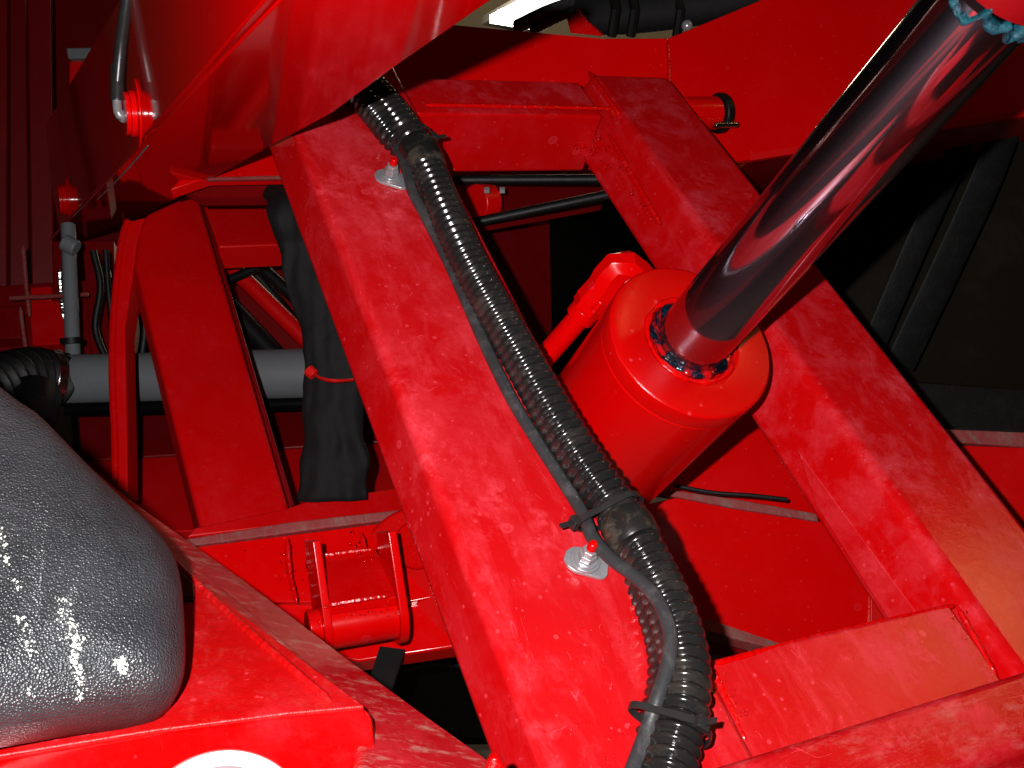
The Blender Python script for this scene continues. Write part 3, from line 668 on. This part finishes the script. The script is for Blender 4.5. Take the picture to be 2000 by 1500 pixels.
tl = thing('top_plate', V(480, 320, 1.42), 'short bright red plate tucked under the left boom edge beside the left arm', 'plate')
tpp = pl((400, 345, 1.52), (545, 340, 1.52), (500, 290, 1.54))
mk('web', slab([(330, 372), (400, 300), (560, 240), (566, 344), (404, 347)], tpp, .02), M['clean'], tl, bevel=.002)
mk('lower_lip', slab([(400, 345), (566, 341), (568, 348), (404, 351)], (tpp[0] + tpp[1] * .004, tpp[1]), .006), M['grimy'], tl, bevel=.002)
mk('shade_band', slab([(330, 352), (575, 350), (575, 384), (390, 386)], (tpp[0] - tpp[1] * .06, tpp[1]), .02), M['deep'], tl)  # dark red strip standing in for the shadow band below the plate
# hanging sleeve with the red tie
sl = [(540, 330, .018), (572, 400, .026), (592, 480, .032), (618, 570, .036), (640, 660, .040), (652, 740, .038), (650, 820, .046), (650, 900, .050), (652, 985, .052)]
pth = spline([V(x, y, 1.5 - .02 * i / 8 + (.25 if i == 0 else 0)) for i, (x, y, r) in enumerate(sl)], .008)
rr = [sl[min(int(i / (len(pth) - 1) * 8), 7)][2] * (1 - (i / (len(pth) - 1) * 8) % 1) + sl[min(int(i / (len(pth) - 1) * 8) + 1, 8)][2] * ((i / (len(pth) - 1) * 8) % 1) for i in range(len(pth))]
rr = [r * .9 * (1 + .16 * noise.noise(p * 30)) for r, p in zip(rr, pth)]
sleeve_path = pth
fbm = tube(pth, rr, 48, flat=(1, .45), up=CR)
for v in fbm.verts:
    q_ = Vector((v.co.x * 60, v.co.y * 60, v.co.z * 9)); v.co += CF * (.0075 * noise.noise(q_) + .003 * noise.noise(v.co * 55)) + CR * (.006 * noise.noise(v.co * 16))
tag(mk('fabric_sleeve', fbm, M['fabric'], auto=180), 'wide black fabric hose sleeve hanging behind the left arm', 'hose sleeve')
t = thing('cable_tie', V(650, 740, 1.44), 'red cable tie round the hanging black sleeve', 'cable tie')
mk('strap', tube(spline([V(608, 722, 1.46), V(625, 738, 1.44), V(655, 744, 1.43), V(690, 742, 1.45)], .004), .0042, 8, flat=(.5, 1)), M['redtie'], t)
mk('head', cyl(V(602, 722, 1.455), V(614, 733, 1.452), .008, .008, 10), M['redtie'], t, bevel=.001)

# ---------------------------------------------------------------- grey pipes, bellows hose, far-left background
t = thing('grey_pipe', V(350, 740, 2.0), 'fat grey pipe running level behind the rear link', 'pipe', 'grey pipes')
mk('pipe_wall', cyl(V(128, 742, 2.0), V(820, 725, 1.95), .046, .046, 40), M['greypipe'], t)
mk('joint_ring', cyl(V(112, 742, 2.0), V(136, 741, 2.0), .049, .049, 40), M['black'], t, bevel=.002)
mk('foot_rail', cyl(V(130, 800, 1.98), V(820, 782, 1.94), .012, .012, 16), M['blackmetal'], t)
t = thing('grey_pipe', V(140, 600, 2.05), 'thin grey pipe standing upright at the far left', 'pipe', 'grey pipes')
mk('pipe_wall', cyl(V(133, 440, 2.1), V(143, 705, 2.02), .0135, .0135, 24), M['greypipe'], t)
mk('clip', cyl(V(139, 660, 2.02), V(140, 672, 2.02), .020, .020, 20), M['black'], t)
mk('cap', cyl(V(124, 472, 2.05), V(150, 486, 2.05), .016, .016, 20), M['greypipe'], t, bevel=.004)
bw = thing('bellows_hose', V(50, 780, 1.9), 'black ribbed bellows hose with a steel clamp at the left edge', 'hose')
bp = spline([V(110, 745, 1.98), V(75, 735, 1.94), V(30, 740, 1.88), V(-40, 770, 1.8)], .003)
mk('ribbed_wall', tube(bp, [.048 + .004 * math.sin(i * .9) for i in range(len(bp))], 28), M['black'], bw)
mk('bulge', tube(spline([V(70, 770, 1.86), V(62, 810, 1.82), V(40, 870, 1.78)], .004), .042, 24), M['black'], bw)
mk('hose_clamp', cyl(V(86, 738, 1.95), V(106, 741, 1.965), .052, .052, 40), M['steel'], bw, bevel=.002)
bk = []
t = thing('column', V(50, 300, 2.9), 'tall dark red column with folded edges at the far left', 'column')
for i, (x0, x1, dd) in enumerate(((-60, 14, 2.75), (16, 50, 2.85), (52, 98, 2.8))):
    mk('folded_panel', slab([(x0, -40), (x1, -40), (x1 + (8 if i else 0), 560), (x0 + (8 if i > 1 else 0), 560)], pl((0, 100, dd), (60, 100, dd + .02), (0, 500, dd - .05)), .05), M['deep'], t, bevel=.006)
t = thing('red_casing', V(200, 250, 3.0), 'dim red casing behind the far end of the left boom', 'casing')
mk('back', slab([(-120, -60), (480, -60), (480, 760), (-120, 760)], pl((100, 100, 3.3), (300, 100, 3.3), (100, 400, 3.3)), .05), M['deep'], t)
mk('block', slab([(133, 118), (185, 112), (185, 185), (133, 185)], pl((100, 100, 2.3), (300, 100, 2.3), (100, 400, 2.3)), .1), M['far'], t, bevel=.006)
mk('grey_cap', slab([(128, 93), (192, 92), (192, 113), (132, 115)], pl((100, 100, 2.28), (300, 100, 2.28), (100, 400, 2.28)), .12), M['greypipe'], t, bevel=.004)
t = thing('valve_block', V(80, 600, 2.3), 'dark red valve block of stacked boxes above the bellows hose', 'valve block')
vp = pl((0, 600, 2.4), (200, 600, 2.4), (0, 700, 2.35))
for nm, pxs, off, m_ in (('housing', [(-40, 560), (260, 540), (260, 720), (-40, 730)], 0, 'deep'), ('box', [(55, 590), (124, 588), (126, 672), (62, 674)], .05, 'far'), ('box', [(-40, 600), (36, 598), (40, 660), (-40, 664)], .04, 'deep'), ('box', [(58, 560), (100, 558), (100, 588), (58, 590)], .06, 'far'), ('shelf', [(-40, 694), (122, 680), (122, 702), (-40, 716)], .08, 'grimy'), ('post', [(100, 470), (122, 470), (126, 590), (104, 592)], .02, 'deep'), ('post', [(160, 470), (222, 470), (230, 690), (176, 690)], .01, 'deep')):
    mk(nm, slab(pxs, (vp[0] + vp[1] * off, vp[1]), .05), M[m_], t, bevel=.004)
for x0, y0, x1, y1 in ((116, 525, 124, 622), (45, 480, 58, 620), (40, 600, 52, 690)):
    mk('crease_glint', bead([V(x0, y0, 2.28), V((x0 + x1) / 2 - 1, (y0 + y1) / 2, 2.28), V(x1, y1, 2.27)], .0055, x0), M['steel'] if x0 == 116 else M['grimy'], t)
tag(mk('thin_rod', cyl(V(20, 583, 2.24), V(172, 575, 2.24), .0045, .0045, 10), M['grimy']), 'rusty thin rod lying level across the dark red valve block', 'rod')
tag(mk('brass_plug', cyl(V(204, 518, 2.2), V(212, 545, 2.2), .009, .007, 14), M['sleeve'], bevel=.002), 'small dull plug beside the upright grey pipe', 'plug')

for pts_, r_, lab in (([(182, 490), (196, 560), (186, 640), (206, 700)], .007, 'thin dark hose beside the upright grey pipe, left of the bowed plate'), ([(206, 488), (212, 570), (222, 660)], .006, 'dark cable just left of the bowed red plate'), ([(268, 560), (282, 640), (276, 700)], .009, 'dark hose glimpsed between the bowed plate and the rear link'), ([(440, 470), (520, 560), (600, 660), (640, 700)], .010, 'black hose looping low behind the rear link window')):
    tag(mk('background_hose', tube(spline([V(x, y, 2.12) for x, y in pts_], .01), r_, 12), M['black']), lab, 'hose')
# ---------------------------------------------------------------- axle beam with the pivot boss, lower left centre
ab = thing('axle_beam', V(600, 1150, 1.3), 'red axle beam with a dusty top strip and a pivot lug, left of the left arm', 'beam')
ap = pl((400, 1100, 1.30), (820, 1050, 1.33), (600, 1180, 1.28))
mk('web', slab([(300, 1078), (365, 1070), (850, 1008), (880, 1160), (780, 1180), (470, 1175), (360, 1160)], ap, .05), M['clean'], ab, bevel=.002)
mk('top_strip', slab([(300, 1066), (366, 1052), (560, 1020), (860, 986), (860, 1003), (640, 1030), (380, 1066), (300, 1082)], (ap[0] + ap[1] * .005, ap[1]), .06), M['grimy'], ab, bevel=.002)
mk('lower_flange', slab([(430, 1168), (900, 1150), (900, 1262), (700, 1292), (560, 1268)], (ap[0] + ap[1] * -.01 , ap[1]), .04), M['clean'], ab, bevel=.003)
def lug(pxs, plane, th): return slab(pxs, plane, th)
AXL = (V(790, 1203, 1.20) - V(640, 1232, 1.17)).normalized()
def disc_plate(cx, cy, d, r, w):    # plate across the pin axis: strap running up from a round eye
    c = V(cx, cy, d); up = (CU * .93 + CR * -.36); up = (up - AXL * up.dot(AXL)).normalized(); sd = AXL.cross(up).normalized()
    pts = [c + up * .088 + sd * r * .9, c + up * .088 - sd * r * .7]
    for k in range(13):
        a = R_(180 + 180 * k / 12); pts.append(c + sd * math.cos(a) * r + up * math.sin(a) * r)
    return prism(pts, AXL * w)
sb_ = bmesh.new()
for (x0, y0, x1, y1, n_, w_, d_) in ((545, 1085, 570, 1130, 10, 8, 1.285), (690, 1040, 712, 1100, 16, 8, 1.288), (480, 1070, 700, 1100, 8, 14, 1.296), (600, 1200, 650, 1240, 10, 8, 1.16), (690, 1075, 720, 1110, 10, 6, 1.235), (660, 1205, 780, 1195, 18, 4, 1.163)):
    for k in range(n_):
        q_ = rd.random(); bmesh.ops.create_icosphere(sb_, subdivisions=2, radius=rd.uniform(.0006, .0013), matrix=Matrix.Translation(V(x0 + (x1 - x0) * q_ + rd.gauss(0, w_), y0 + (y1 - y0) * q_ + rd.gauss(0, w_), d_)))
o = mk('weld_spatter', sb_, M['glint'], ab, auto=180); o['kind'] = 'stuff'
lu = mk('lug_plate', disc_plate(622, 1216, 1.185, .034, .009), M['clean'], ab, bevel=.0015)
mk('lug_plate', disc_plate(766, 1195, 1.205, .036, .010), M['clean'], ab, bevel=.0015)
mk('pivot_tube', cyl(V(640, 1222, 1.185), V(778, 1199, 1.205), .026, .026, 40), M['clean'], ab)
mk('pin_end', cyl(V(600, 1228, 1.175), V(626, 1224, 1.18), .020, .020, 32), M['clean'], ab, bevel=.002)
mk('bridge_plate', slab([(596, 1092), (735, 1072), (775, 1165), (630, 1186)], pl((600, 1090, 1.24), (740, 1072, 1.26), (640, 1180, 1.16)), .012), M['clean'], ab, bevel=.002)
mk('crease_glint', bead([V(632, 1184, 1.155), V(700, 1172, 1.16), V(770, 1162, 1.17)], .0035, 21), M['weld'], ab)
mk('crease_glint', bead([V(597, 1092, 1.235), V(665, 1080, 1.245), V(735, 1072, 1.255)], .0035, 22), M['weld'], ab)
mk('crease_glint', bead([V(560, 1050, 1.27), V(566, 1120, 1.26), V(580, 1180, 1.24)], .004, 23), M['weld'], ab)
mk('crease_glint', bead([V(704, 1040, 1.28), V(716, 1080, 1.27), V(736, 1120, 1.25)], .004, 24), M['weld'], ab)
hub = thing('pivot_hub', V(850, 1150, 1.3), 'dark red round hub half hidden behind the left arm', 'hub')
mk('drum', cyl(V(815, 1130, 1.30), V(900, 1120, 1.42), .085, .085, 64), M['far'], hub, bevel=.006)
mk('lobe', cyl(V(812, 1062, 1.30), V(850, 1075, 1.36), .030, .030, 32), M['weld'], hub, bevel=.004)
tag(mk('black_strap', slab([(742, 1262), (790, 1268), (765, 1345), (722, 1325)], pl((740, 1260, 1.25), (790, 1260, 1.25), (740, 1340, 1.2)), .006), M['fabric']), 'short black strap hanging under the pivot lug', 'strap')
tag(mk('dark_hose', tube(spline([V(780, 1300, 1.7), V(860, 1285, 1.7), V(960, 1310, 1.7)], .02), .012, 10), M['black']), 'dark hose in the gap below the pivot hub', 'hose')
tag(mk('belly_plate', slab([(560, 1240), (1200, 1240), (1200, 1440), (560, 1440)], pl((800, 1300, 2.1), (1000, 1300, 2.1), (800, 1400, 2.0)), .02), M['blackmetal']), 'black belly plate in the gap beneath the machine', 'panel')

# ---------------------------------------------------------------- chassis corner at lower left
PP = pl((720, 1378, .62), (0, 1470, .555), (150, 930, .98))
ch = thing('chassis_corner', V(550, 1350, .68), 'scuffed red chassis corner of plate and rail at the lower left', 'chassis')
mk('top_plate', slab([(-200, 1500), (0, 1474), (300, 1425), (560, 1392), (712, 1378), (378, 1128), (120, 900), (-200, 640)], PP, .006), M['plate'], ch, bevel=.0012)
# front face under the plate's edge
fpts = [hit(-200, 1500, *PP), hit(0, 1474, *PP), hit(300, 1425, *PP), hit(560, 1392, *PP), hit(712, 1378, *PP)]
fp = pl((720, 1380, .6195), (0, 1476, .5545), (300, 1560, .56))
mk('front_plate', slab([(-200, 1504), (0, 1477), (300, 1428), (560, 1395), (714, 1381), (728, 1400), (735, 1480), (735, 1640), (-200, 1640)], fp, .03), M['clean'], ch, bevel=.003)
mk('crease_glint', bead([hit(x, y, PP[0] + PP[1] * .001, PP[1]) for x, y in ((290, 1052), (378, 1134), (470, 1220), (560, 1298), (650, 1375))], .0035, 41), M['plate'], ch)
WP = pl((700, 1380, .66), (960, 1492, .64), (300, 1020, .92))
mk('rail_web', slab([(120, 865), (245, 968), (472, 1129), (686, 1290), (830, 1395), (985, 1505), (1050, 1600), (700, 1600), (700, 1385), (434, 1158), (297, 1055), (120, 890)], WP, .05), M['rail'], ch, bevel=.0025)
LP = (WP[0] + WP[1] * .006, WP[1])
mk('rail_lip', slab([(110, 872), (297, 1046), (434, 1146), (665, 1345), (690, 1372), (640, 1372), (420, 1168), (290, 1062), (110, 900)], LP, .012), M['rail'], ch, bevel=.003)
tag(mk('small_tab', slab([(955, 1480), (972, 1477), (986, 1500), (965, 1520), (945, 1510)], pl((960, 1480, .62), (980, 1480, .62), (960, 1510, .62)), .01), M['weld'], bevel=.002), 'little red tab at the bottom between rail and left arm', 'tab')
# black moulded cover
def moulding():
    out = [(-260, 600), (0, 792), (60, 832), (150, 918), (230, 992), (290, 1046), (328, 1090), (348, 1140), (356, 1210), (359, 1290), (354, 1338), (334, 1374), (296, 1394), (150, 1414), (0, 1438), (-260, 1480)]
    pc0, n = pl((350, 1350, .600), (0, 1456, .535), (0, 792, .68))
    base = spline([hit(x, y, pc0, n) for x, y in out], .006)
    cen = sum(base, Vector()) / len(base)
    bm = bmesh.new(); rings = []
    prof = [(.014, -.022), (0, -.012), (0, .0), (.001, .007), (.004, .014), (.009, .0205), (.016, .026), (.025, .030), (.036, .0322), (.048, .033), (.07, .0334)]
    N_ = len(base)
    axis = hit(60, 1250, pc0, n)
    for ins, hh in prof:
        rg = []
        for p in base:
            v = axis - p; L = v.length; k = min(ins, L * .8)
            rg.append(bm.verts.new(p + v.normalized() * k + n * hh))
        rings.append(rg)
    for a, b in zip(rings, rings[1:]):
        for k in range(N_): bm.faces.new((a[k], a[(k + 1) % N_], b[(k + 1) % N_], b[k]))
    bm.faces.new(rings[-1]); bm.faces.new(rings[0][::-1])
    return bm
mc = thing('moulded_cover', hit(200, 1250, *PP), 'black textured plastic cover with pale scuffs at the lower left', 'cover')
cbm = moulding(); bmesh.ops.recalc_face_normals(cbm, faces=cbm.faces)
from mathutils.bvhtree import BVHTree
bv = BVHTree.FromBMesh(cbm); flk = bmesh.new(); rd = random.Random(3)
def fleck(px, py, r):
    loc, nn, i_, d_ = bv.ray_cast(CAM, ray(px, py).normalized())
    if loc is None: return
    if nn.dot(ray(px, py)) > 0: nn = -nn
    u = nn.orthogonal().normalized(); v = nn.cross(u); k = rd.randint(5, 7); a0 = rd.random() * 6
    pts = [loc + nn * .0003 + (u * math.cos(a0 + 6.283 * j / k) + v * math.sin(a0 + 6.283 * j / k)) * r * rd.uniform(.5, 1.3) for j in range(k)]
    f = flk.faces.new([flk.verts.new(p) for p in pts]); e_ = bmesh.ops.extrude_face_region(flk, geom=[f]); bmesh.ops.translate(flk, verts=[q for q in e_['geom'] if isinstance(q, bmesh.types.BMVert)], vec=-nn * .0005)
for (x0, y0, x1, y1, n_, w_, r_) in ((120, 1170, 150, 1260, 70, 9, .0007), (148, 1240, 146, 1300, 60, 5, .0011), (150, 1300, 160, 1370, 55, 6, .0008), (40, 1200, 62, 1280, 35, 7, .0009), (25, 1130, 35, 1150, 10, 4, .0008), (0, 1030, 14, 1110, 30, 6, .0009), (232, 1290, 240, 1312, 26, 6, .0016), (55, 1350, 66, 1362, 8, 4, .0008), (225, 1295, 265, 1292, 10, 5, .0006), (60, 1300, 75, 1310, 5, 5, .0006)):
    for k in range(n_):
        q_ = rd.random(); fleck(x0 + (x1 - x0) * q_ + rd.gauss(0, w_), y0 + (y1 - y0) * q_ + rd.gauss(0, w_ * .6), r_ * rd.uniform(.25, .95))
mk('cover_shell', cbm, M['moulded'], mc, auto=70)
o = mk('paint_splatter', flk, M['fleck'], mc); o['kind'] = 'stuff'
tag(mk('rubber_strip', slab([(334, 1108), (352, 1112), (378, 1138), (380, 1165), (352, 1168)], (PP[0] + PP[1] * .004, PP[1]), .004), M['black'], bevel=.001), 'scrap of black rubber sticking out beside the moulded cover', 'rubber scrap')
# round lamp on the front plate
lc = hit(436, 1640, fp[0] + fp[1] * .004, fp[1])
lm = thing('marker_lamp', lc, 'round white lamp with a bright rim cut by the bottom edge', 'lamp')
q = Matrix.Translation(lc) @ fp[1].to_track_quat('Z', 'Y').to_matrix().to_4x4()
mk('rim', lathe([(.041, 0), (.044, 0), (.0442, .006), (.042, .009), (.0395, .009), (.038, .005), (.0375, .001)], 80), M['lens'], lm, matrix=q.copy(), auto=50)
mk('lens', lathe([(.0365, -.002), (.0365, .003), (.030, .007), (.018, .012), (.001, .013)], 64), M['lens_in'], lm, matrix=q.copy(), auto=60)
